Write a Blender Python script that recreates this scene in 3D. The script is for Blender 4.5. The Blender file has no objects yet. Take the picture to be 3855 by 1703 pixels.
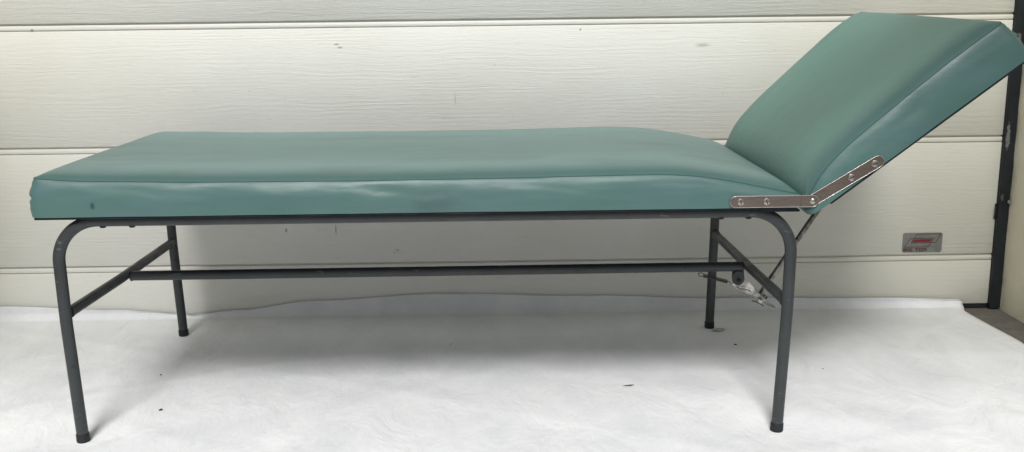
import bpy, bmesh, math, random
from mathutils import Vector, Matrix, noise
random.seed(4)
S = bpy.context.scene
C = S.collection
PI = math.pi

# ------------------------------------------------------------------ helpers
def link(name, me, mat=None, parent=None, smooth=True, loc=None):
    o = bpy.data.objects.new(name, me); C.objects.link(o)
    if mat: me.materials.append(mat)
    if parent: o.parent = parent
    if loc: o.location = loc
    for p in me.polygons: p.use_smooth = smooth
    return o
def obj(name, bm, mat, parent=None, smooth=True, sharp=None):
    bmesh.ops.recalc_face_normals(bm, faces=bm.faces)
    if sharp:
        for e in bm.edges:
            if len(e.link_faces) == 2 and e.calc_face_angle(0) > math.radians(sharp): e.smooth = False
    me = bpy.data.meshes.new(name); bm.to_mesh(me); bm.free()
    return link(name, me, mat, parent, smooth)
def empty(name, loc, label, cat, group=None):
    o = bpy.data.objects.new(name, None); C.objects.link(o); o.location = loc
    o.empty_display_size = .05
    o['label'] = label; o['category'] = cat
    if group: o['group'] = group
    return o
def tag(o, label=None, cat=None, group=None, kind=None):
    for k, v in (('label', label), ('category', cat), ('group', group), ('kind', kind)):
        if v: o[k] = v
    return o
def box(bm, x0, x1, y0, y1, z0, z1, bev=0):
    r = bmesh.ops.create_cube(bm, size=1)
    vs = r['verts']
    for v in vs:
        v.co = Vector((x0+(x1-x0)*(v.co.x+.5), y0+(y1-y0)*(v.co.y+.5), z0+(z1-z0)*(v.co.z+.5)))
    if bev:
        es = list({e for v in vs for e in v.link_edges})
        bmesh.ops.bevel(bm, geom=es, offset=bev, segments=2, affect='EDGES')
def tube(bm, pts, r, n=20, caps=True, rfun=None):
    pts = [Vector(p) for p in pts]
    rings = []
    t0 = (pts[1]-pts[0]).normalized()
    u = t0.orthogonal().normalized()
    for i, p in enumerate(pts):
        a = pts[max(i-1, 0)]; b = pts[min(i+1, len(pts)-1)]
        t = (b-a).normalized()
        u = (u - t*u.dot(t)).normalized(); w = t.cross(u)
        rr = r if rfun is None else rfun(i)
        rings.append([bm.verts.new(p + (u*math.cos(2*PI*k/n)+w*math.sin(2*PI*k/n))*rr) for k in range(n)])
    for A, B in zip(rings, rings[1:]):
        for k in range(n): bm.faces.new((A[k], A[(k+1) % n], B[(k+1) % n], B[k]))
    if caps:
        bm.faces.new(rings[0]); bm.faces.new(rings[-1][::-1])
def arc_fillet(p0, p1, p2, r, n=14):
    """round corner p1 between p0 and p2"""
    p0, p1, p2 = Vector(p0), Vector(p1), Vector(p2)
    a = (p0-p1).normalized(); b = (p2-p1).normalized()
    th = a.angle(b); d = r/math.tan(th/2)
    A = p1+a*d; B = p1+b*d
    c = p1+(a+b).normalized()*(r/math.sin(th/2))
    va, vb = A-c, B-c; ang = va.angle(vb); ax = va.cross(vb).normalized()
    return [c + Matrix.Rotation(ang*i/n, 3, ax) @ va for i in range(n+1)]
def cyl(bm, c, axis, r, h, n=24, bev=0):
    axis = Vector(axis).normalized()
    c = Vector(c)
    if bev: tube(bm, [c, c+axis*1e-5, c+axis*(h-bev), c+axis*(h-bev*.3), c+axis*h], r, n, True,
                 lambda i: (r, r, r, r-bev*.3, r-bev)[i])
    else: tube(bm, [c, c+axis*h], r, n)

# ------------------------------------------------------------------ materials
class N:
    def __init__(s, name, rough=.5, metal=0, spec=.5):
        s.m = bpy.data.materials.new(name); s.m.use_nodes = True
        s.t = s.m.node_tree; s.b = s.t.nodes['Principled BSDF']
        s.b.inputs['Roughness'].default_value = rough
        s.b.inputs['Metallic'].default_value = metal
        s.b.inputs['Specular IOR Level'].default_value = spec
        s.tc = s.t.nodes.new('ShaderNodeTexCoord').outputs['Object']
    def n(s, kind, **kw):
        x = s.t.nodes.new(kind)
        for k, v in kw.items(): setattr(x, k, v)
        return x
    def L(s, a, b): s.t.links.new(a, b)
    def map(s, scale, loc=(0, 0, 0), src=None):
        x = s.n('ShaderNodeMapping'); x.inputs['Scale'].default_value = scale; x.inputs['Location'].default_value = loc
        s.L(src or s.tc, x.inputs[0]); return x.outputs[0]
    def noise(s, scale, det=3, rough=.5, vec=None, dist=0):
        x = s.n('ShaderNodeTexNoise'); x.inputs['Scale'].default_value = scale
        x.inputs['Detail'].default_value = det; x.inputs['Roughness'].default_value = rough
        x.inputs['Distortion'].default_value = dist
        s.L(vec or s.tc, x.inputs['Vector']); return x.outputs['Fac']
    def ramp(s, fac, *stops):
        x = s.n('ShaderNodeValToRGB'); e = x.color_ramp.elements
        while len(e) < len(stops): e.new(.5)
        for i, (p, c) in enumerate(stops):
            e[i].position = p; e[i].color = (*c, 1) if isinstance(c, tuple) else (c, c, c, 1)
        s.L(fac, x.inputs[0]); return x.outputs[0]
    def mix(s, fac, a, b, mode='MIX'):
        x = s.n('ShaderNodeMix', data_type='RGBA', blend_type=mode)
        for sock, v in ((0, fac), (6, a), (7, b)):
            if isinstance(v, (int, float)): x.inputs[sock].default_value = v
            elif isinstance(v, tuple): x.inputs[sock].default_value = (*v, 1)
            else: s.L(v, x.inputs[sock])
        return x.outputs[2]
    def math(s, op, a, b=None, c=None):
        x = s.n('ShaderNodeMath', operation=op)
        for i, v in enumerate((a, b, c)):
            if v is None: continue
            if isinstance(v, (int, float)): x.inputs[i].default_value = v
            else: s.L(v, x.inputs[i])
        return x.outputs[0]
    def spot(s, c, r, soft=.5, sx=1, sz=1, wob=.004, wsc=150):
        """mask: 1 within an irregular blob round c"""
        sub = s.n('ShaderNodeVectorMath', operation='SUBTRACT'); s.L(s.tc, sub.inputs[0]); sub.inputs[1].default_value = c
        sc = s.n('ShaderNodeVectorMath', operation='MULTIPLY'); s.L(sub.outputs[0], sc.inputs[0]); sc.inputs[1].default_value = (1/sx, 1, 1/sz)
        ln = s.n('ShaderNodeVectorMath', operation='LENGTH'); s.L(sc.outputs[0], ln.inputs[0])
        d = s.math('ADD', ln.outputs['Value'], s.math('MULTIPLY', s.math('SUBTRACT', s.noise(wsc, 3), .5), wob*4))
        x = s.n('ShaderNodeMapRange'); s.L(d, x.inputs[0])
        x.inputs[1].default_value = r*(1+soft); x.inputs[2].default_value = r*(1-soft)
        x.inputs[3].default_value = 0; x.inputs[4].default_value = 1
        return x.outputs[0]
    def color(s, v):
        i = s.b.inputs['Base Color']
        if isinstance(v, tuple): i.default_value = (*v, 1)
        else: s.L(v, i)
    def rough(s, v): s.L(v, s.b.inputs['Roughness'])
    def bump(s, h, dist=.001, strength=1, prev=None):
        x = s.n('ShaderNodeBump'); x.inputs['Distance'].default_value = dist; x.inputs['Strength'].default_value = strength
        s.L(h, x.inputs['Height'])
        if prev: s.L(prev, x.inputs['Normal'])
        s.L(x.outputs[0], s.b.inputs['Normal']); return x.outputs[0]

# garage door: off-white embossed steel
d = N('door_paint', .52, 0, .35)
warp = d.noise(1, 3, .5, d.map((1.1, 1, 7)))
warp2 = d.noise(1, 3, .55, d.map((7, 1, 45), (3, 0, 1)))
sep = d.n('ShaderNodeSeparateXYZ'); d.L(d.tc, sep.inputs[0])
ph = d.math('ADD', d.math('MULTIPLY', sep.outputs[2], 520), d.math('MULTIPLY', warp, 46))
ph = d.math('ADD', ph, d.math('MULTIPLY', warp2, 9))
si = d.math('SINE', ph)
msk = d.ramp(d.noise(1, 3, .6, d.map((3.2, 1, 26), (9, 0, 4))), (.42, 0.05), (.66, 1.0))
fine = d.noise(1, 5, .62, d.map((26, 1, 330), (1, 0, 2)))
h = d.math('ADD', d.math('MULTIPLY', si, d.math('MULTIPLY', msk, .5)), d.math('MULTIPLY', fine, 2.6))
bsoft = d.noise(2.2, 3, .5, d.map((1, 1, 1.6), (2, 3, 1)))
d.bump(h, .00031, 1, d.bump(bsoft, .004, .5))
col = d.ramp(d.noise(2.3, 5, .6, d.map((1, 1, 2), (4, 1, 7))), (.3, (.725, .725, .675)), (.7, (.785, .790, .755)))
dirt = d.ramp(d.noise(1, 5, .7, d.map((14, 1, 60), (5, 5, 5))), (.60, 0.0), (.80, .35))
col = d.mix(dirt, col, (.50, .48, .42))
soil_shade = d.n('ShaderNodeMapRange'); d.L(d.math('ADD', d.math('ABSOLUTE', d.math('SUBTRACT', sep.outputs[0], .35)), d.math('MULTIPLY', d.noise(1.7, 4, .6), .8)), soil_shade.inputs[0])
soil_shade.inputs[1].default_value = 1.1; soil_shade.inputs[2].default_value = 1.9; soil_shade.inputs[3].default_value = 0; soil_shade.inputs[4].default_value = .9
col = d.mix(soil_shade.outputs[0], col, (.60, .60, .52))  # door ends darkened: light falloff painted in, along with grey-green dirt
fleck = d.ramp(d.noise(95, 1, .4), (.80, 0.0), (.82, .6))
col = d.mix(fleck, col, (.24, .22, .18))
for c, r, sx, sz, k in (((.236, .843, .7606), .0028, 2.0, .8, .6), ((.245, .843, .752), .0025, 2.5, 1, .6), ((.5505, .843, .610), .003, .35, 4.5, .5),
                 ((.8904, .843, .7915), .0022, 1, 1, .9), ((.0714, .843, .2523), .003, 1, 1.8, .6), ((.2097, .843, .252), .003, .5, 4, .7),
                 ((.379, .843, .191), .003, 2.2, 1.0, .30), ((.370, .843, .184), .002, 1, 1.6, .3), ((-.5725, .843, .806), .0035, 1.2, 1, .8),
                 ((1.90, .843, .61), .012, 3, .5, .15), ((1.50, .843, .70), .006, 2, .5, .15), ((1.22, .843, .747), .004, 4, 1, .4)):
    col = d.mix(d.math('MULTIPLY', d.spot(c, r, .5, sx, sz, .0012, 400), k), col, (.13, .12, .10))
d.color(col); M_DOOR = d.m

d = N('groove_dark', .7); d.color((.33, .31, .27)); M_GROOVE = d.m
d = N('gap_backing', .8); d.color((.55, .54, .49)); M_GAP = d.m

# vinyl upholstery
def vinyl(name, off, worn, gm):
    v = N(name, .40, 0, .5)
    at = v.n('ShaderNodeAttribute', attribute_name='wear'); at.attribute_type = 'GEOMETRY'
    base = v.ramp(v.noise(3.2, 4, .6, v.map((1, 1.6, 3))), (.3, (.076, .162, .150)), (.72, (.094, .190, .174)))
    blue = v.ramp(v.noise(1, 4, .6, v.map((5.5, 3, 16), off)), (.44, 0.0), (.70, .8))
    base = v.mix(blue, base, (.092, .175, .186))
    w = v.math('MULTIPLY', at.outputs['Fac'], v.ramp(v.noise(1, 4, .6, v.map((3, 7, 3), off)), (.25, .80), (.6, 1.0)))
    base = v.mix(w, base, worn)
    grime = v.ramp(v.noise(1, 5, .65, v.map(gm, (3, 8, 1))), (.50, 0.0), (.74, .36 if gm[0] < 4 else .16))
    base = v.mix(grime, base, (.095, .155, .150))
    for c, r, sx, sz, k, cc in (((-.0995, -.02, .4885), .004, 1, 1.5, .85, (.02, .035, .04)), ((-.106, -.02, .512), .0022, 1, 1, .5, (.02, .035, .04)),
                            ((.754, -.022, .512), .0013, 1, 1, .9, (.7, .75, .7)), ((.545, -.02, .482), .018, 2.0, 1.2, .35, (.05, .09, .10)),
                            ((1.545, -.02, .735), .003, 2.5, 1, .3, (.03, .06, .06)), ((1.405, -.02, .640), .0016, 1, 1, .9, (.7, .75, .7))):
        base = v.mix(v.math('MULTIPLY', v.spot(c, r, .5, sx, sz, .0012 if r < .01 else .006, 500 if r < .01 else 60), k), base, cc)
    v.color(base)
    rr = v.ramp(v.noise(7, 4, .6), (.3, .33), (.7, .46))
    v.rough(v.mix(w, rr, (.50, .50, .50)))
    nb = v.bump(v.noise(1, 3, .5, v.map((9, 14, 24))), .0025, .6)
    nb = v.bump(v.noise(1, 4, .6, v.map((16, 60, 60))), .0009, .35, nb)
    v.bump(v.noise(900, 2, .5), .00018, .5, nb)
    return v.m
M_VINYL = vinyl('green_vinyl', (2, 0, 7), (.225, .372, .360), (3.2, 11, 11)); M_VINYL2 = vinyl('green_vinyl_headrest', (8, 3, 2), (.152, .318, .275), (5, 4, 6))
d = N('vinyl_seam', .6, 0, .3); d.color((.060, .125, .112)); M_SEAM = d.m

d = N('dark_board', .6, 0, .3); d.color(d.ramp(d.noise(30, 3), (.3, (.013, .019, .026)), (.7, (.028, .036, .045)))); M_BOARD = d.m
# grey enamel tube
d = N('grey_enamel', .42, 0, .5)
c = d.ramp(d.noise(9, 4, .6), (.3, (.027, .032, .034)), (.7, (.038, .044, .047)))
c = d.mix(d.ramp(d.noise(1, 4, .65, d.map((60, 60, 45))), (.63, 0.0), (.68, .8)), c, (.018, .022, .025))
c = d.mix(d.ramp(d.noise(1, 3, .5, d.map((22, 90, 90), (7, 1, 3))), (.67, 0.0), (.71, .6)), c, (.13, .14, .14))
d.color(c); d.rough(d.ramp(d.noise(25, 3), (.3, .34), (.7, .55)))
d.bump(d.noise(160, 3), .0003, .4); M_TUBE = d.m
d = N('black_rubber', .6, 0, .3); d.color(d.ramp(d.noise(60, 3), (.3, (.010, .012, .014)), (.7, (.022, .024, .027)))); M_RUB = d.m
d = N('nickel_plate', .27, 1)
d.color(d.ramp(d.noise(1, 5, .6, d.map((30, 60, 200))), (.3, (.36, .30, .275)), (.7, (.47, .40, .37))))  # brown of the mirrored surroundings is put into the base colour
d.bump(d.noise(1, 3, .5, d.map((40, 300, 900))), .0001, .4); M_STEEL = d.m
d = N('edge_highlight', .3, 1); d.color((.66, .64, .61)); M_EDGE = d.m
d = N('screw_steel', .30, 1); d.color((.50, .48, .45)); M_SCREW = d.m
d = N('slot_shadow', .6, .5); d.color((.05, .045, .04)); M_SLOT = d.m
d = N('zinc_rod', .36, 1)
c = d.ramp(d.noise(1, 4, .6, d.map((80, 80, 50))), (.42, (.30, .29, .27)), (.62, (.12, .11, .10)))
d.color(c); M_ROD = d.m
d = N('pressed_zinc', .33, 1); d.color(d.ramp(d.noise(50, 4), (.38, (.30, .29, .28)), (.60, (.72, .71, .68)))); d.bump(d.noise(90, 2), .0008, .6); M_ZINC = d.m
d = N('spring_wire', .4, .9); d.color((.10, .095, .09)); M_WIRE = d.m
# sheet
d = N('white_sheet', .85, 0, .2)
c = d.ramp(d.noise(1, 6, .62, d.map((7, 3.2, 5)), .4), (.36, (.735, .755, .775)), (.66, (.825, .84, .855)))
c = d.mix(d.ramp(d.noise(1, 3, .5, d.map((38, 38, 38), (1, 7, 3))), (.735, 0.0), (.80, .22)), c, (.45, .43, .40))
d.color(c)
nb = d.bump(d.noise(1, 5, .55, d.map((9, 4.5, 9)), .6), .020, .55)
nb = d.bump(d.noise(1, 4, .6, d.map((34, 17, 30)), .8), .0028, .6, nb)
d.bump(d.noise(500, 2), .0004, .35, nb)
M_SHEET = d.m
d = N('concrete', .9, 0, .2); d.color(d.ramp(d.noise(18, 7, .7), (.3, (.105, .098, .088)), (.7, (.185, .175, .155)))); d.bump(d.noise(120, 5, .7), .003, .6); M_GROUND = d.m
d = N('cream_plaster', .85, 0, .2)
c = d.ramp(d.noise(4, 6, .65), (.3, (.74, .70, .53)), (.7, (.82, .79, .64)))
c = d.mix(d.ramp(d.noise(90, 3, .5), (.72, 0.0), (.76, .5)), c, (.35, .31, .22))
d.color(c)
nb = d.bump(d.noise(22, 5, .6), .006, .6); d.bump(d.noise(260, 4, .6), .0012, .6, nb); M_WALL = d.m
d = N('black_frame_paint', .55, 0, .3)
c = d.ramp(d.noise(20, 5), (.3, (.010, .013, .016)), (.7, (.020, .024, .028)))
for cc, r, sx, sz, k in (((2.064, .83, .49), .007, .8, 4, .55), ((2.07, .83, .76), .004, 1, 2, .4), ((2.063, .83, .32), .003, 1, 2, .3)):
    c = d.mix(d.math('MULTIPLY', d.spot(cc, r, .25, sx, sz, .004, 160), k), c, (.30, .31, .30))
d.color(c); d.bump(d.noise(60, 4), .0015, .5); M_FRAME = d.m
d = N('badge_metal', .42, .65); d.color(d.ramp(d.noise(60, 4), (.3, (.24, .24, .23)), (.7, (.31, .31, .295)))); M_BADGE = d.m
d = N('badge_black', .5); d.color((.012, .013, .013)); M_BB = d.m
d = N('badge_red', .5); d.color((.20, .012, .022)); M_BR = d.m
d = N('badge_lettering', .5); d.color((.085, .010, .016)); M_BL = d.m
d = N('dry_crumb', .9); d.color((.05, .042, .035)); M_CRUMB = d.m
d = N('dry_leaf', .8); d.color((.50, .49, .42)); M_LEAF = d.m

# ------------------------------------------------------------------ the setting
D = .8427                                           # plane of the garage door
bm = bmesh.new()
vs = [bm.verts.new(p) for p in ((-60, -60, -.004), (60, -60, -.004), (60, 60, -.004), (-60, 60, -.004))]
bm.faces.new(vs)
tag(obj('ground', bm, M_GROUND, smooth=False), 'grey brown concrete ground beyond the edge of the white sheet', kind='structure')

# garage wall: piers and lintel round the door, with plastered reveals
XR, XL, YF = 2.0875, -.86, .25; BY = -1.19
bm = bmesh.new()
def plaster_edge(z, k=0):
    return .0045*noise.noise(Vector((z*11, k, 1.3))) + .0022*noise.noise(Vector((z*60, k, 5.3)))
nz = 260
rows = []
for i in range(nz+1):
    z = -.004 + 2.20*i/nz
    r = []
    for j, y in enumerate((.8425, .834, .82, .78, .72, .66, .55, .45, .35, YF+.012, YF+.003, YF)):
        x = XR + plaster_edge(z)*max(0, 1-(D-y)/.03) + .003*noise.noise(Vector((z*4, y*6, 2)))
        if j == 0: x -= .0015
        if j == 10: x += .003
        if j == 11: x += .012
        r.append(bm.verts.new((x, y, z)))
    r.append(bm.verts.new((4.5, YF, z)))
    rows.append(r)
for A, B in zip(rows, rows[1:]):
    for k in range(len(A)-1): bm.faces.new((A[k], A[k+1], B[k+1], B[k]))
# back of pier
b0 = [bm.verts.new(p) for p in ((XR+.03, .86, -.004), (4.5, .86, -.004), (4.5, .86, 2.196), (XR+.03, .86, 2.196))]
bm.faces.new(b0)
box(bm, -4.5, XL, YF, .95, -.004, 2.196)
box(bm, -4.5, 4.5, YF, .95, 2.197, 3.2)
w = obj('garage_wall', bm, M_WALL, sharp=40)
tag(w, 'cream plastered wall at the right edge, beside the black door frame', 'wall')

# added beam on posts, out of view, half shading lower door and rear floor
bt = empty('added_shade_beam', (.5, BY, 0), 'added out of view beam on two posts, half shading the door and rear floor', 'beam')
def bpart(n, *a):
    bm = bmesh.new(); box(bm, *a); o = obj(n, bm, M_WALL, bt, smooth=False); o.matrix_parent_inverse = Matrix.Translation(-Vector(bt.location))
bpart('beam', -3.6, 4.4, BY-.12, BY+.12, 2.18, 2.56, .01)
bpart('added_post', -3.5, -3.38, BY-.06, BY+.06, -.003, 2.179, .01)
bpart('added_post', 4.2, 4.32, BY-.06, BY+.06, -.003, 2.179, .01)

# door frame strip
def frame_strip(x0, x1):
    bm = bmesh.new(); rows = []
    for i in range(221):
        z = .0 + 2.19*i/220
        a = .0006*noise.noise(Vector((z*9, 1, 1)))
        b = .0018*noise.noise(Vector((z*14, 3, 1)))
        rows.append([bm.verts.new(p) for p in ((x0+a, .864, z), (x0+a, D-.0125, z), (x0+a+.0015, D-.014, z), (x1+b-.002, D-.014, z), (x1+b, D-.012, z), (x1+b, .864, z))])
    for A, B in zip(rows, rows[1:]):
        for k in range(6): bm.faces.new((A[k], A[(k+1) % 6], B[(k+1) % 6], B[k]))
    bm.faces.new(rows[0]); bm.faces.new(rows[-1][::-1])
    return bm
fr = empty('door_frame', (2.07, .85, 0), 'narrow black door frame strip with pale scuffs between white door and cream wall', 'door frame')
def child_at(o, p):          # keep world placement under an empty
    o.matrix_parent_inverse = Matrix.Translation(-Vector(p.location)); return o
child_at(obj('jamb', frame_strip(2.0562, 2.0865), M_FRAME, fr, sharp=35), fr)
child_at(obj('jamb', frame_strip(XL+.0015, XL+.035), M_FRAME, fr, sharp=35), fr)
# little rough stub of screw plug on the frame edge
bm = bmesh.new(); cyl(bm, (2.0835, D-.012, .308), (0, -1, 0), .006, .007, 14, .002); cyl(bm, (2.0835, D-.019, .308), (0, -1, 0), .003, .003, 10, .001)
child_at(obj('bolt', bm, M_SCREW, fr, sharp=40), fr)
bm = bmesh.new(); tube(bm, [(2.0535, D-.001, .300), (2.051, D-.008, .29), (2.0505, D-.009, .272), (2.0525, D-.003, .258)], .0022, 8)
child_at(obj('hook', bm, M_FRAME, fr), fr)

# garage door: horizontal sections
door = empty('garage_door', (.45, D, 0), 'white wood grain garage door of horizontal sections behind the couch', 'garage door')
seams = [.0075, .1545, .4900, .8205, 1.152, 1.484, 1.816, 2.19]
X0, X1 = XL+.036, 2.0555
for i in range(len(seams)-1):
    za, zb = seams[i], seams[i+1]
    # profile bottom -> top (y offset in front of plane negative)
    pr = [(.022, za+.0022), (.0035, za+.0022), (.0012, za+.0030), (0, za+.0048)]
    lip = i < len(seams)-2
    if lip:
        zt = zb-.0022
        pr += [(0, zb-.0190), (.0006, zb-.0180), (.0034, zb-.0170), (.0036, zb-.0157), (.0014, zb-.0146), (.0008, zb-.0130),
               (.0008, zt-.0022), (.0024, zt-.0006), (.0050, zt), (.022, zt)]
    else: pr += [(0, zb), (.022, zb)]
    bm = bmesh.new(); cols = []
    nx = 90
    for k in range(nx+1):
        x = X0+(X1-X0)*k/nx
        wv = .0011*noise.noise(Vector((x*1.7, i*3.1, 0)))
        cols.append([bm.verts.new((x, D+a+wv*.8, b+.0003*noise.noise(Vector((x*9, b*30, i))))) for a, b in pr])
    for A, B in zip(cols, cols[1:]):
        for q in range(len(pr)-1): bm.faces.new((A[q], A[q+1], B[q+1], B[q]))
        bm.faces.new((A[-1], A[0], B[0], B[-1]))
    bm.faces.new(cols[0]); bm.faces.new(cols[-1][::-1])
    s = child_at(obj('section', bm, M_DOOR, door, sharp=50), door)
    if lip:
        # darker strip in the shallow groove, broken along its length
        bm = bmesh.new(); prev = None
        for k in range(401):
            x = X0+.002+(X1-X0-.004)*k/400
            t = noise.noise(Vector((x*3.3, i*5.7, 2)))*1.0+noise.noise(Vector((x*17, i*2.7, 4)))*.5
            hh = max(.00015, (.0009+.0010*t))
            zc = zb-.0164
            yy = D+.0011*.8*noise.noise(Vector((x*1.7, i*3.1, 0)))+.0030
            cur = (bm.verts.new((x, yy, zc-hh)), bm.verts.new((x, yy, zc+hh)))
            if prev: bm.faces.new((prev[0], cur[0], cur[1], prev[1]))
            prev = cur
        g = obj('groove_line', bm, M_GROOVE, s)
# pale backing visible in the gaps, and bottom rubber
bm = bmesh.new(); box(bm, X0, X1, D+.0225, D+.030, .009, 2.188)
for zz in seams[1:-1]: box(bm, X0, X1, D+.0065, D+.0225, zz-.0020, zz+.0020)
child_at(obj('backing', bm, M_GAP, door, smooth=False), door)
bm = bmesh.new(); box(bm, X0, X1, D+.001, D+.018, -.003, .0085, .002)
child_at(obj('bottom_seal', bm, M_RUB, door, smooth=False), door)

# badge on the door
BX0, BX1, BZ0, BZ1 = 1.7995, 1.9110, .1640, .2198
by = D-.0001
badge = bpy.data.objects.new('badge', None)
bm = bmesh.new()
def rrect(x0, x1, z0, z1, r, n=6):
    out = []
    for cx, cz, a0 in ((x1-r, z1-r, 0), (x0+r, z1-r, 90), (x0+r, z0+r, 180), (x1-r, z0+r, 270)):
        for k in range(n+1):
            a = math.radians(a0+90*k/n); out.append((cx+r*math.cos(a), cz+r*math.sin(a)))
    return out
def plate(bm, pts, y0, y1):
    A = [bm.verts.new((x, y0, z)) for x, z in pts]; B = [bm.verts.new((x, y1, z)) for x, z in pts]
    bm.faces.new(A); bm.faces.new(B[::-1]); n = len(pts)
    for k in range(n): bm.faces.new((A[k], A[(k+1) % n], B[(k+1) % n], B[k]))
plate(bm, rrect(BX0, BX1, BZ0, BZ1, .0062), D+.0015, by-.0018)
badge = child_at(obj('badge', bm, M_BADGE, door, smooth=False), door)
tag(badge, 'small grey maker plate with red lettering')
def BP(u, v): return (BX0+(BX1-BX0)*u, BZ1-(BZ1-BZ0)*v)       # unit coordinates on the plate
def stroke(bm, pts, w, y0, closed=True, dy=.0003):
    n = len(pts); P = [Vector(p) for p in pts]
    for k in range(n if closed else n-1):
        a, b = P[k], P[(k+1) % n]; t = (b-a).normalized(); q = Vector((-t.y, t.x))*w/2
        a2 = a-t*w/2; b2 = b+t*w/2
        f = [a2+q, b2+q, b2-q, a2-q]
        yy = y0-.00004*k
        bm.faces.new([bm.verts.new((p.x, yy, p.y)) for p in f])
bm = bmesh.new()
# two overlapping parallelogram outlines
o1 = [BP(*p) for p in ((.345, .072), (.955, .055), (.835, .50), (.215, .515))]
o2 = [BP(*p) for p in ((.185, .285), (.79, .265), (.655, .715), (.045, .73))]
stroke(bm, o1, .0013, by-.0022); stroke(bm, o2, .0013, by-.0026)
obj('logo_outline', bm, M_BB, badge, smooth=False)
bm = bmesh.new(); q = [BP(*p) for p in ((.29, .335), (.745, .32), (.70, .46), (.245, .475))]
bm.faces.new([bm.verts.new((x, by-.0024, z)) for x, z in q]); obj('logo_bar', bm, M_BR, badge, smooth=False)
letters = {'B': [(0, 0, 6, 1.1), (0, 3.9, 6, 5), (0, 0, 1.5, 5), (4.5, 0, 6, 5), (0, 2, 6, 3)], 'I': [(0, 0, 1.6, 5)],
           'G': [(0, 0, 6, 1.1), (0, 3.9, 6, 5), (0, 0, 1.5, 5), (4.5, 0, 6, 2.7), (3, 1.9, 6, 2.7)],
           'T': [(0, 3.9, 6.5, 5), (2.4, 0, 4.1, 5)], 'O': [(0, 0, 6.2, 1.1), (0, 3.9, 6.2, 5), (0, 0, 1.5, 5), (4.7, 0, 6.2, 5)],
           'R': [(0, 0, 1.5, 5), (0, 3.9, 6, 5), (4.5, 2, 6, 5), (0, 1.8, 6, 2.7), (4.3, 0, 6, 2)]}
bm = bmesh.new()
x = 0; lay = 0
for chx in 'BIG TOR':
    if chx == ' ': x += 3.2; continue
    wd = max(q[2] for q in letters[chx])
    for (a, b, c2, e) in letters[chx]:
        s = 1/43.5*.625*(BX1-BX0); sz = (BZ1-BZ0)*.155/5; ox, oz = BP(.03, .945)
        lay = (lay+1) % 5; yy = by-.0022-.00003*lay
        bm.faces.new([bm.verts.new((ox+(x+p)*s, yy, oz+r*sz)) for p, r in ((a, b), (c2, b), (c2, e), (a, e))])
    x += wd+1.05
obj('lettering', bm, M_BL, badge, smooth=False)

# ------------------------------------------------------------------ white sheet on the ground, turned up the door
def lerp_tab(t, x):
    if x <= t[0][0]: return t[0][1]
    for (a, b), (c2, e) in zip(t, t[1:]):
        if x <= c2:
            k = (x-a)/(c2-a); k = k*k*(3-2*k); return b+(e-b)*k
    return t[-1][1]
edge = [(-1.0, .046), (-.75, .046), (-.41, .031), (-.235, .013), (-.205, .0085), (-.18, .013), (-.077, .026), (.15, .050), (.487, .0655), (.94, .053), (1.28, .040), (1.73, .034), (2.0, .026)]
bm = bmesh.new(); cols = []
xs = []; x = -.852
while x < 1.985: xs.append(x); x += .012
R0 = .020; ys = []
y = -1.45
while y < D-.004-R0-.001: ys.append(y); y += .014 if y > -.2 else .03
for x in xs:
    col = []; E = lerp_tab(edge, x); u = max(0, min(1, (1.985-x)/.05))
    for y in ys:
        z = .004+.0060*max(0, noise.noise(Vector((x*1.9, y*2.6, 3)))+.35)
        z += .0034*(noise.noise(Vector((x*5+y*3, y*6-x*2, 8)))+.2)
        # soft creases running diagonally
        c1 = noise.noise(Vector((x*1.1+y*2.2, y*.6, 12)))
        z += .0045*math.exp(-(c1/.06)**2)*(.5+.5*noise.noise(Vector((x*3, y*3, 1))))
        c3 = noise.noise(Vector((x*1.0-y*2.6, x*.5, 22)))
        z += .0035*math.exp(-(c3/.05)**2)*(.5+.5*noise.noise(Vector((x*2, y*4, 6))))
        for fx, fy in ((-.174, .004), (1.222, .002), (-.1817, .6787), (1.226, .6787)):   # pressed flat round the feet
            dd = math.hypot(x-fx, y-fy); z = .003+(z-.003)*(1-math.exp(-(dd/.07)**2))
        z *= u if u < 1 else 1
        z = max(z, .0012)
        xx = x+(.018*noise.noise(Vector((y*3, 0, 9))) - .02*(y < .53)*(.53-y)*4 if x > 1.9 else 0)*max(0, (x-1.9)/.085)
        col.append((xx, y, z))
    y1 = D-.0045
    rr = min(R0, max(.012, E+.004)) if E < R0 else R0
    zb0 = .004
    for k in range(1, 8):
        a = PI/2*k/7
        col.append((x, y1-R0+R0*math.sin(a), zb0+rr*(1-math.cos(a))*(min(1, E/(rr+.001)))))
    zt0 = col[-1][2]
    for k in range(1, 6):
        zz = zt0+(max(E, zt0+.0005)-zt0)*k/5
        wob = -.0022*(1+noise.noise(Vector((x*7, k*.8, 31))))*k/5 - .003*max(0, 1-abs(x+.2)/.06)
        col.append((x, y1+wob, zz))
    cols.append([bm.verts.new(p) for p in col])
for A, B in zip(cols, cols[1:]):
    for q in range(len(A)-1): bm.faces.new((A[q], B[q], B[q+1], A[q+1]))
sh = obj('floor_sheet', bm, M_SHEET)
so = sh.modifiers.new('thick', 'SOLIDIFY'); so.thickness = .0009; so.offset = 1
tag(sh, 'creased white sheet spread under the couch and turned up against the door', 'sheet')

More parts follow.
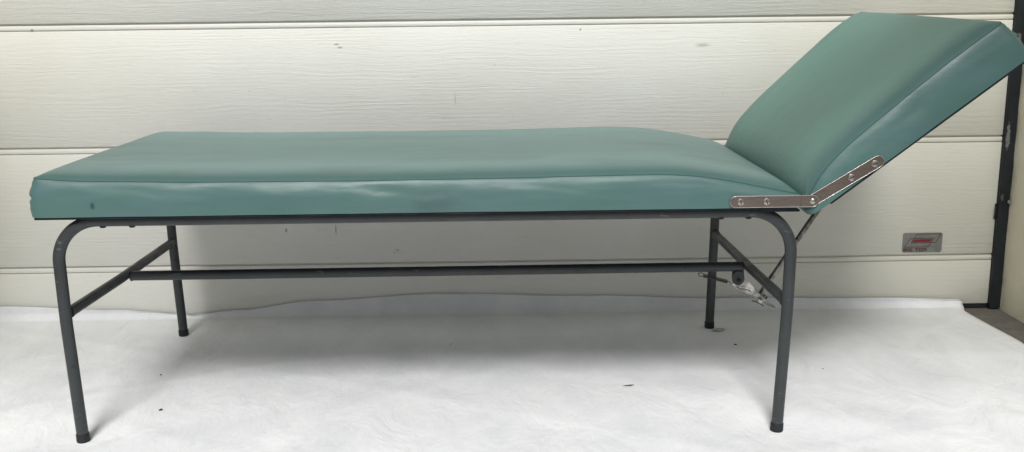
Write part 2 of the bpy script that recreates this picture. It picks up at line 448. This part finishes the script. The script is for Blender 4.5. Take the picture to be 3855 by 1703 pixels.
# crumbs on the sheet
def sheet_top(x, y):
    dg = bpy.context.evaluated_depsgraph_get()
    hit, loc, nn, i = sh.ray_cast(Vector((x, y, .5)), Vector((0, 0, -1)))
    return loc.z+.0009 if hit else .006
bpy.context.view_layer.update()
def crumb(x, y, r, sx, rot, label):
    bm = bmesh.new(); bmesh.ops.create_icosphere(bm, subdivisions=2, radius=r)
    for v in bm.verts:
        v.co *= 1+.6*noise.noise(v.co*300+Vector((x*50, y, 0))); v.co.x *= sx; v.co.z *= .55
    o = obj('crumb', bm, M_CRUMB); o.location = (x, y, sheet_top(x, y)+r*.25); o.rotation_euler.z = rot
    tag(o, label, 'debris', 'dark crumbs scattered on the sheet')
crumb(-.0665, .1463, .0030, 1.5, .4, 'largest dark crumb on the sheet, right of the front left leg')
crumb(-.1435, .3781, .0020, 1.3, 1.3, 'small dark crumb on the sheet, midway between the two left feet')
crumb(1.2591, .5175, .0022, 1.6, 0, 'dark crumb just in front of the rear right foot')
crumb(.5384, .5542, .0018, 1.1, 0, 'tiny crumb in the shadow under the middle of the couch')
crumb(1.424, .34, .0013, 1.4, 0, 'tiny crumb on the bright sheet right of the front right leg')
bm = bmesh.new(); x, y = .954, .2419; z = sheet_top(x, y)+.0008
tube(bm, [(x-.014, y-.003, z+.0008), (x-.005, y-.001, z+.001), (x+.004, y, z+.001), (x+.012, y+.003, z+.0006)], .0009, 6, True, lambda i: (.0004, .0010, .0012, .0004)[i])
tag(obj('twig', bm, M_CRUMB), 'thin brown twig lying on the bright sheet, left of the front right leg', 'debris')
bm = bmesh.new(); x, y = 1.243, .645; z = sheet_top(x, y)+.0009
vv = [bm.verts.new((x+.017*math.cos(a)*(1+.2*math.sin(3*a)), y+.011*math.sin(a), z+.0012*(1+math.sin(2*a)))) for a in [2*PI*k/16 for k in range(16)]]
bm.faces.new(vv); r = bmesh.ops.extrude_face_region(bm, geom=list(bm.faces))
for e in r['geom']:
    if isinstance(e, bmesh.types.BMVert): e.co.z += .0006
tag(obj('dry_leaf', bm, M_LEAF), 'pale dry leaf flake in front of the rear right foot', 'leaf')

# ------------------------------------------------------------------ the couch
couch = empty('examination_couch', (.52, .34, 0), 'green vinyl examination couch with raised headrest on a grey tube frame', 'examination couch')
def part(name, bm, mat, parent=couch, **kw):
    o = obj(name, bm, mat, parent, **kw)
    if parent is couch: child_at(o, couch)
    return o
RT = .0116
ZR = .4552
def side_frame(y, pts, foots):
    (f0, k0, b0), (f1, k1, b1) = pts
    P0 = Vector(f0); P1 = Vector(f1)
    path = [P0+(Vector(k0)-P0)*t/6 for t in range(6)]
    path += arc_fillet(k0, b0, b1, .082, 18)
    n = 30; s0 = path[-1]; e = arc_fillet(b0, b1, k1, .082, 18)
    path += [s0.lerp(e[0], t/n) for t in range(1, n)]
    path += e
    path += [Vector(k1).lerp(P1, t/6) for t in range(1, 7)]
    bm = bmesh.new(); tube(bm, path, RT, 28)
    o = part('leg_frame', bm, M_TUBE, sharp=50)
    for (f, k) in ((f0, k0), (f1, k1)):
        f, k = Vector(f), Vector(k); t = (k-f).normalized()
        bm = bmesh.new(); a = f-t*.002
        tube(bm, [a, a+t*.0025, a+t*.0165, a+t*.0178, a+t*.0178], .0138, 24, True, lambda i: (.0120, .0131, .0127, .0123, .0117)[i])
        obj('foot_cap', bm, M_RUB, o, sharp=50).matrix_parent_inverse = Matrix.Identity(4)
    return o
F0, F1 = (-.1740, .0042, .006), (1.2221, .002, .006)
B0, B1 = (-.1817, .6787, .006), (1.226, .6787, .006)
YF0 = .0077; YB = .680
front = side_frame(0, ((F0, (-.1858, YF0, .300), (-.1845, YF0, ZR)), (F1, (1.2358, YF0, .300), (1.2350, YF0, ZR))), 0)
front['label'] = 'front leg tube'
rear = side_frame(0, ((B0, (-.1925, YB, .300), (-.193, YB, ZR)), (B1, (1.2330, YB, .300), (1.2340, YB, ZR))), 0)
rear['label'] = 'rear leg tube'
# cross bars and stretcher
ZC = .2655
bm = bmesh.new(); tube(bm, [(-.1815, .018, ZC+.004), (-.1845, .3, ZC-.002), (-.1895, .670, ZC-.004)], .0108, 24); part('cross_bar', bm, M_TUBE, sharp=50)
bm = bmesh.new(); tube(bm, [(1.2330, .018, ZC+.006), (1.2335, .3, ZC), (1.2330, .670, ZC-.003)], .0108, 24); part('cross_bar', bm, M_TUBE, sharp=50)
YM = .335
bm = bmesh.new()
tube(bm, [(-.1755, YM, .2600), (-.168, YM, .2600)] + [(-.168+(1.222+.168)*k/10, YM, .2600+.0012*k/10) for k in range(1, 11)] + [(1.226, YM, .2612)], .0112, 24)
part('stretcher', bm, M_TUBE, sharp=50)
# weld beads
for (x, y, z, ax, r) in ((-.1735, YM, .26, (1, 0, 0), .0118), (1.2215, YM, .261, (1, 0, 0), .0118), (-.182, .0205, ZC+.004, (0, 1, 0), .0115), (1.233, .0205, ZC+.006, (0, 1, 0), .0115), (-.1895, .667, ZC-.004, (0, 1, 0), .0115), (1.233, .667, ZC-.003, (0, 1, 0), .0115)):
    a = Vector(ax); c0 = Vector((x, y, z)); u = a.orthogonal().normalized(); w2 = a.cross(u)
    ring = [c0+(u*math.cos(2*PI*k/24)+w2*math.sin(2*PI*k/24))*(r-.0010)+a*.0008*math.sin(k*2.7) for k in range(25)]
    bm = bmesh.new(); tube(bm, ring, .0019, 8, False); part('weld_bead', bm, M_TUBE)
# slats under the rails: two metal cross straps carrying the board and bolts
for x in (-.094, -.038, 1.097, 1.150):
    for y in (YF0, YB):
        bm = bmesh.new()
        cyl(bm, (x, y, ZR-RT+.002), (0, 0, -1), .0062, .0048, 14, .0025)
        part('bolt', bm, M_RUB, sharp=60)

# pads ---------------------------------------------------------------
def linspace_dense(L, steps_end, step):
    out = []; t = 0
    for s in steps_end:
        out.append(t); t += s
    return out, t
def pad(name, L, W, T, crown, mat, seam_u0, seed, endr=.014, seamgap=.0, bulge=.006, end_crown=(.025, .010), boxy_end=True):
    """L along u, W along v; T(u,v) seam height.  Returns bmesh in local (u,v,h) and the seam loop."""
    ed = [.0018, .0025, .0035, .005, .007, .009, .011, .013, .015]
    def axis(Ln):
        a = [0.]
        for e in ed: a.append(a[-1]+e)
        m = []; s0 = a[-1]; n = max(3, int((Ln-2*s0)/.016))
        m = [s0+(Ln-2*s0)*k/n for k in range(1, n)]
        return a+m+[Ln-q for q in reversed(a)]
    U, V = axis(L), axis(W)
    r = endr
    def rc(u, v):   # round vertical corners
        for cu, su in ((r, -1), (L-r, 1)):
            for cv, sv in ((r, -1), (W-r, 1)):
                a = (u-cu)*su/r; b = (v-cv)*sv/r
                if a > 0 and b > 0:
                    a2 = a*math.sqrt(1-b*b/2); b2 = b*math.sqrt(1-a*a/2)
                    return cu+su*a2*r, cv+sv*b2*r
        return u, v
    nb = 15
    def nz3(a, b, c2): return noise.noise(Vector((a+seed, b, c2)))
    def side_disp(u, v, s):  # outward bulge at s in 0..1
        b = bulge*math.sin(PI*(.30+.70*s))+.0030*(1-math.exp(-(1-s)*.065/.006))
        b *= 1+.35*nz3(u*9, v*9, s*2)
        b += (.0013*nz3(u*13, v*13, s*4)+.0010*nz3(u*40, v*40, s*7))*math.sin(PI*s)
        du = min(u, L-u); dv = min(v, W-v)
        # pulled wrinkles near vertical corners
        if du < .002: b += .0035*nz3(v*22, 3, s*9)*math.sin(PI*s)
        return b
    bm = bmesh.new()
    wear = {}; wl = bm.verts.layers.float.new('wear')
    def top(i, j):
        u, v = U[i], V[j]; uu, vv = rc(u, v)
        dv = min(v, W-v); d0 = u; d1 = L-u
        t = T(uu, vv/W)
        k = (1-math.exp(-dv/.034))*(1-math.exp(-d0/end_crown[0]))*(1-math.exp(-d1/end_crown[1]))
        k2 = (1-math.exp(-dv/.008))*(1-math.exp(-d0/.008))*(1-math.exp(-d1/.008))
        wear[(i, j)] = (1-math.exp(-(min(dv, d0+.03, d1+.03)/.050)**2))
        h = t+(crown-.006)*k+.006*k2+.0016*nz3(u*5, v*5, 1)*k+.0007*nz3(u*14, v*14, 4)*k
        return Vector((uu, vv, h))
    nu, nv = len(U), len(V)
    TV = [[bm.verts.new(top(i, j)) for j in range(nv)] for i in range(nu)]
    for i in range(nu-1):
        for j in range(nv-1): bm.faces.new((TV[i][j], TV[i+1][j], TV[i+1][j+1], TV[i][j+1]))
    for i in range(nu):
        for j in range(nv): TV[i][j][wl] = wear[(i, j)]
    # perimeter
    per = [(i, 0) for i in range(nu-1)]+[(nu-1, j) for j in range(nv-1)]+[(i, nv-1) for i in range(nu-1, 0, -1)]+[(0, j) for j in range(nv-1, 0, -1)]
    def nrm(i, j):
        u, v = U[i], V[j]
        a = -max(0, (r-u)/r)+max(0, (u-L+r)/r); b = -max(0, (r-v)/r)+max(0, (v-W+r)/r)
        if u == 0 or u == L: pass
        else: a = a if (v in (0, W) and (u < r or u > L-r)) else 0
        if v == 0 or v == W: pass
        else: b = b if (u in (0, L) and (v < r or v > W-r)) else 0
        q = Vector((a, b, 0))
        if q.length < 1e-6: q = Vector((0, -1 if v == 0 else 1, 0))
        return q.normalized()
    cols = []
    seam = []
    for (i, j) in per:
        p = TV[i][j].co.copy(); n = nrm(i, j); col = [TV[i][j]]
        seam.append((p, n, i, j))
        for k in range(1, nb+1):
            s = 1-(k/nb)**1.7
            q = p.copy(); q.z = p.z*s
            col.append(bm.verts.new(q+n*side_disp(U[i], V[j], s)))
        cols.append(col)
    m = len(cols)
    for a in range(m):
        A, B = cols[a], cols[(a+1) % m]
        for k in range(nb): bm.faces.new((A[k], A[k+1], B[k+1], B[k]))
    # bottom
    cc = bm.verts.new((L/2, W/2, 0))
    for a in range(m): bm.faces.new((cols[a][-1], cc, cols[(a+1) % m][-1]))
    return bm, seam
def place(bm, M):
    for v in bm.verts: v.co = M @ v.co
def seam_tube(seam, M, off=.0001, r=.0009):
    bm = bmesh.new(); pts = [M @ (p+n*off+Vector((0, 0, .0003))) for p, n, i, j in seam]
    pts.append(pts[0]); tube(bm, pts, r, 6, False); return bm
# main mattress
ZB = .4668
seamT = [(0, .0740), (.08, .0675), (.31, .0625), (.60, .0612), (.90, .0625), (1.10, .0650), (1.20, .0655), (1.26, .0610), (1.31, .0535), (1.37, .0415), (1.42, .0310), (1.452, .0235)]
def smooth_tab(t, x, w=.03):
    return (lerp_lin(t, x-w)+2*lerp_lin(t, x)+lerp_lin(t, x+w))/4
def lerp_lin(t, x):
    if x <= t[0][0]: return t[0][1]
    for (a, b), (c2, e) in zip(t, t[1:]):
        if x <= c2: return b+(e-b)*(x-a)/(c2-a)
    return t[-1][1]
LX0, LY0, LL, LW = -.2125, -.0080, 1.4545, .706
bm, seam = pad('mattress', LL, LW, lambda u, v: smooth_tab(seamT, u, .02)+.003*v, .0185, M_VINYL, 0, 3.1, endr=.012, end_crown=(.030, .020), bulge=.0085)
MM = Matrix.Translation((LX0, LY0, ZB))
place(bm, MM)
mat_o = part('mattress', bm, M_VINYL, sharp=28)
sm = obj('seam', seam_tube(seam, MM), M_SEAM, mat_o)
bm = bmesh.new(); box(bm, LX0-.002, LX0+LL-.004, LY0-.0065, LY0+LW+.0065, ZB-.0052, ZB-.0006, .0012)
part('base_board', bm, M_BOARD, smooth=False)
bm = bmesh.new(); box(bm, 1.150, LX0+LL+.002, LY0-.005, LY0+.05, ZB-.0092, ZB-.0054, .0012)
part('board_tab', bm, M_BOARD, smooth=False)

# headrest
ANG = math.radians(37.1)
hT = [(0, .030), (.010, .033), (.030, .043), (.055, .0545), (.085, .0615), (.125, .0675), (.18, .0722), (.26, .0765), (.36, .0815), (.42, .0820), (.478, .0810)]
HL, HW = .479, .706
HB = Vector((1.2720, LY0, .4545))
MH = Matrix.Translation(HB) @ Matrix.Rotation(-ANG, 4, 'Y')
bm, seam = pad('headrest', HL, HW, lambda u, v: smooth_tab(hT, u, .012)+(.004+.022*min(1, max(0, u/.4)))*v, .019, M_VINYL2, 0, 9.7, endr=.012, end_crown=(.028, .016), bulge=.0085)
place(bm, MH)
hd = part('headrest_cushion', bm, M_VINYL2, sharp=28)
obj('seam', seam_tube(seam, MH), M_SEAM, hd)
bm = bmesh.new(); box(bm, .034, HL+.004, -.0065, HW+.0065, -.0052, -.0006, .0012); place(bm, MH)
part('headrest_board', bm, M_BOARD, smooth=False)

# hinges -------------------------------------------------------------
PIN = Vector((1.2633, 0, .4803))
def strap(bm, p0, p1, hw, y0, th, n=12):
    """flat bar with round ends in xz between p0 and p1"""
    a = Vector((p0[0], p0[2] if len(p0) > 2 else p0[1])); b = Vector((p1[0], p1[2] if len(p1) > 2 else p1[1]))
    t = (b-a).normalized(); q = Vector((-t.y, t.x)); pts = []
    for k in range(n+1):
        an = -PI/2+PI*k/n; pts.append(b+t*math.cos(an)*hw+q*math.sin(an)*hw)
    for k in range(n+1):
        an = PI/2+PI*k/n; pts.append(a+t*math.cos(an)*hw+q*math.sin(an)*hw)
    A = [bm.verts.new((p.x, y0, p.y)) for p in pts]; B = [bm.verts.new((p.x, y0+th, p.y)) for p in pts]
    f1 = bm.faces.new(A); f2 = bm.faces.new(B[::-1]); m = len(pts)
    for k in range(m): bm.faces.new((A[k], A[(k+1) % m], B[(k+1) % m], B[k]))
    es = list(f1.edges)+list(f2.edges)
    bmesh.ops.bevel(bm, geom=es, offset=.0011, segments=3, affect='EDGES')
def rim(p0, p1, hw, y, par, n=12):  # pale outline tube: the plate's edge highlight drawn as bright metal
    a, b = Vector(p0), Vector(p1); t = (b-a).normalized(); q = Vector((-t.y, t.x)); pts = []
    for k in range(n+1):
        an = -PI/2+PI*k/n; pts.append(b+t*math.cos(an)*hw+q*math.sin(an)*hw)
    for k in range(n+1):
        an = PI/2+PI*k/n; pts.append(a+t*math.cos(an)*hw+q*math.sin(an)*hw)
    pts.append(pts[0])
    bm = bmesh.new(); tube(bm, [(p.x, y, p.y) for p in pts], .00052, 8, False)
    return obj('plate_highlight', bm, M_EDGE, par)
def hinge(side):
    # side: -1 front, +1 rear; yo = outer face of the pads
    y = LY0-.0142 if side < 0 else LY0+LW+.0142
    s = -side
    def Y(o): return y-s*o      # o>0 outward
    bm = bmesh.new()
    strap(bm, (1.1170, .4803), (1.2630, .4803), .0112, min(Y(0), Y(.003)), .003)
    # joggle: small raised step near the pin
    box(bm, 1.2405, 1.2425, min(Y(.0028), Y(.0042)), max(Y(.0028), Y(.0042)), .4698, .4908, .0004)
    h1 = part('hinge_plate', bm, M_STEEL, sharp=30)
    rim((1.1170, .4803), (1.2630, .4803), .0110, Y(.0029), h1)
    a = math.radians(31.2)
    e = PIN+Vector((math.cos(a), 0, math.sin(a)))*.142
    bm = bmesh.new(); strap(bm, (PIN.x, PIN.z), (e.x, e.z), .0112, min(Y(-.0036), Y(-.0006)), .003)
    h2 = part('hinge_plate', bm, M_STEEL, sharp=30)
    rim((PIN.x, PIN.z), (e.x, e.z), .0110, Y(-.0007), h2)
    def screw(x, z, o, par, ang, r=.0066):
        bm = bmesh.new(); cyl(bm, (x, Y(o), z), (0, -s, 0), r, .0019, 24, .0009)
        sc = obj('screw', bm, M_SCREW, par, sharp=40)
        bm = bmesh.new(); yy = Y(o+.0020)
        ca, sa = math.cos(ang), math.sin(ang); hw, hl = .0009, r*.86
        bm.faces.new([bm.verts.new((x+ca*p-sa*q, yy, z+sa*p+ca*q)) for p, q in ((-hl, -hw), (hl, -hw), (hl, hw), (-hl, hw))])
        obj('screw_slot', bm, M_SLOT, par, smooth=False)
    screw(1.1262, .4803, .003, h1, math.radians(95)); screw(1.1755, .4803, .003, h1, math.radians(110))
    s3 = PIN+Vector((math.cos(a), 0, math.sin(a)))*.0845; s4 = PIN+Vector((math.cos(a), 0, math.sin(a)))*.1345
    screw(s3.x, s3.z, -.0006, h2, math.radians(32)); screw(s4.x, s4.z, -.0006, h2, math.radians(20))
    bm = bmesh.new(); bmesh.ops.create_uvsphere(bm, u_segments=20, v_segments=12, radius=.0062)
    for v in bm.verts: v.co = Vector((PIN.x+v.co.x, Y(.003)+v.co.y*.55, PIN.z+v.co.z))
    part('hinge_rivet', bm, M_SCREW)
hinge(-1); hinge(1)

# prop mechanism ------------------------------------------------------
bm = bmesh.new()
tube(bm, [(1.2630, YM+.004, .1845), (1.3931, YM+.004, .3924), (1.5600, YM+.004, .6580)], .0062, 16)
part('prop_rod', bm, M_ROD, sharp=50)
bm = bmesh.new()
box(bm, .345, .385, .32, .374, -.016, -.007, .002); place(bm, MH); part('rod_socket', bm, M_TUBE, smooth=False)
# bracket hanging off the stretcher
bm = bmesh.new(); box(bm, 1.1995, 1.2265, YM-.0045, YM-.0020, .2330, .2560); strap(bm, (1.2130, .2400), (1.2130, .2325), .0135, YM-.0108, .0064)
part('pivot_bracket', bm, M_TUBE, sharp=30)
bm = bmesh.new(); cyl(bm, (1.2138, YM-.0108, .2310), (0, -1, 0), .0050, .0028, 18, .0012); part('pivot_bolt', bm, M_RUB, sharp=40)
# ratchet arm: flat plate twisted from upright to flat
path = [(1.2030, .2310, 0, .0080), (1.2100, .2265, 0, .0125), (1.2200, .2215, 2, .0148), (1.2310, .2150, 8, .0138), (1.2420, .2075, 22, .0115), (1.2520, .1990, 38, .0090), (1.2620, .1905, 52, .0078), (1.2740, .1812, 60, .0070), (1.2860, .1722, 62, .0066), (1.2990, .1630, 62, .0064)]
bm = bmesh.new(); secs = []
for k, (x, z, tw, hw) in enumerate(path):
    a = path[max(0, k-1)]; b = path[min(len(path)-1, k+1)]
    t = Vector((b[0]-a[0], 0, b[1]-a[1])).normalized(); up = Vector((-t.z, 0, t.x)); ou = Vector((0, -1, 0))
    tt = math.radians(tw); wdir = up*math.cos(tt)+ou*math.sin(tt); nd = t.cross(wdir)
    p = Vector((x, YM-.0035 - .004*min(1, k/4), z))
    pts = [p+wdir*hw*q+nd*((.0013 if tw < 30 else .0018)*m2+ (.0022*(1-abs(q)) if tw < 30 else 0)) for q, m2 in ((-1, 1), (-.5, 1), (0, 1), (.5, 1), (1, 1), (1, -1), (.5, -1), (0, -1), (-.5, -1), (-1, -1))]
    secs.append([bm.verts.new(q) for q in pts])
for A, B in zip(secs, secs[1:]):
    for k in range(10): bm.faces.new((A[k], A[(k+1) % 10], B[(k+1) % 10], B[k]))
bm.faces.new(secs[0]); bm.faces.new(secs[-1][::-1])
part('ratchet_arm', bm, M_ZINC, sharp=40)
# second guide rod and nut at the lower end
bm = bmesh.new(); tube(bm, [(1.2690, YM-.002, .1800), (1.2775, YM-.002, .1935)], .0022, 10); tube(bm, [(1.2745, YM-.004, .1768), (1.2825, YM-.004, .1895)], .0022, 10)
part('guide_pin', bm, M_ROD)
bm = bmesh.new(); tube(bm, [(1.2600, YM-.010, .1765), (1.2650, YM-.010, .1845)], .0066, 6); part('nut', bm, M_ZINC, smooth=False)
bm = bmesh.new(); tube(bm, [(1.2440, YM-.016, .1835), (1.2500, YM-.016, .1820), (1.2560, YM-.016, .1800), (1.2660, YM-.016, .1745), (1.2720, YM-.014, .1700)], .0013, 8); part('split_pin', bm, M_WIRE); bm = bmesh.new()
tube(bm, [(1.2080, YM-.0175, .2180), (1.2170, YM-.0175, .2120), (1.2250, YM-.0175, .2125), (1.2400, YM-.0175, .2075)], .0011, 8)
part('split_pin', bm, M_WIRE)
# spring
a = Vector((1.1315, YM-.008, .2432)); b = Vector((1.1885, YM-.008, .2275)); t = (b-a).normalized(); u = t.orthogonal().normalized(); w2 = t.cross(u)
pts = []; turns = 24
for k in range(turns*10+1):
    th = 2*PI*k/10; pts.append(a+(b-a)*k/(turns*10)+(u*math.cos(th)+w2*math.sin(th))*.0040)
bm = bmesh.new(); tube(bm, pts, .00072, 5)
hook = []
for k in range(13):
    th = PI*.1+2*PI*k/14; hook.append(Vector((1.1268, YM-.008, .2452))+Vector((math.cos(th), 0, math.sin(th)))*.0046)
tube(bm, hook, .0009, 6)
tube(bm, [(1.1205, YM-.008, .2505), (1.1215, YM-.008, .2465), (1.1240, YM-.008, .2425)], .0009, 6)
tube(bm, [b+t*.0005, (1.1925, YM-.008, .2285), (1.1965, YM-.008, .2215), (1.2005, YM-.008, .2240), (1.2040, YM-.009, .2262)], .0009, 6)
part('spring', bm, M_WIRE)

# ------------------------------------------------------------------ camera
cam = bpy.data.cameras.new('camera'); co = bpy.data.objects.new('camera', cam); C.objects.link(co)
p, y, r = .2092, -.01, -.012
cp, sp, cy, sy = math.cos(p), math.sin(p), math.cos(y), math.sin(y)
f = Vector((-sy*cp, cy*cp, -sp)); rt = Vector((cy, sy, 0)); up = rt.cross(f)
rr = rt*math.cos(r)+up*math.sin(r); uu = up*math.cos(r)-rt*math.sin(r)
m = Matrix((rr, uu, -f)).transposed().to_4x4(); m.translation = (.6736, -1.8711, .832)
co.matrix_world = m
cam.sensor_width = 36; cam.lens = 2500/2576*36; cam.clip_start = .05; cam.clip_end = 500
S.camera = co

# ------------------------------------------------------------------ light
EL, AZ = 49, -6
W = bpy.data.worlds.new('World'); S.world = W; W.use_nodes = True
nt = W.node_tree; bg = nt.nodes['Background']
sky = nt.nodes.new('ShaderNodeTexSky'); sky.sky_type = 'NISHITA'; sky.sun_disc = False
sky.sun_elevation = math.radians(EL); sky.sun_rotation = math.radians(180-AZ)
sky.air_density = 1.0; sky.dust_density = 3; sky.ozone_density = 1
hs = nt.nodes.new('ShaderNodeHueSaturation'); hs.inputs['Saturation'].default_value = .35   # overcast: the cloud deck greys the sky
nt.links.new(sky.outputs[0], hs.inputs['Color']); nt.links.new(hs.outputs[0], bg.inputs[0]); bg.inputs[1].default_value = .052
sl = bpy.data.lights.new('sun', 'SUN'); sl.energy = 2.5; sl.angle = math.radians(18); sl.color = (1, .98, .955)
so = bpy.data.objects.new('sun', sl); C.objects.link(so)
e, a = math.radians(EL), math.radians(AZ)
dirv = Vector((math.sin(a)*math.cos(e), -math.cos(a)*math.cos(e), math.sin(e)))
so.rotation_euler = dirv.to_track_quat('Z', 'Y').to_euler(); so.location = (0, -5, 6)

S.render.engine = 'CYCLES'
S.view_settings.view_transform = 'Standard'; S.view_settings.look = 'None'
S.view_settings.exposure = 0; S.view_settings.gamma = 1; S.view_settings.use_curve_mapping = False
S.view_settings.exposure = 0.33
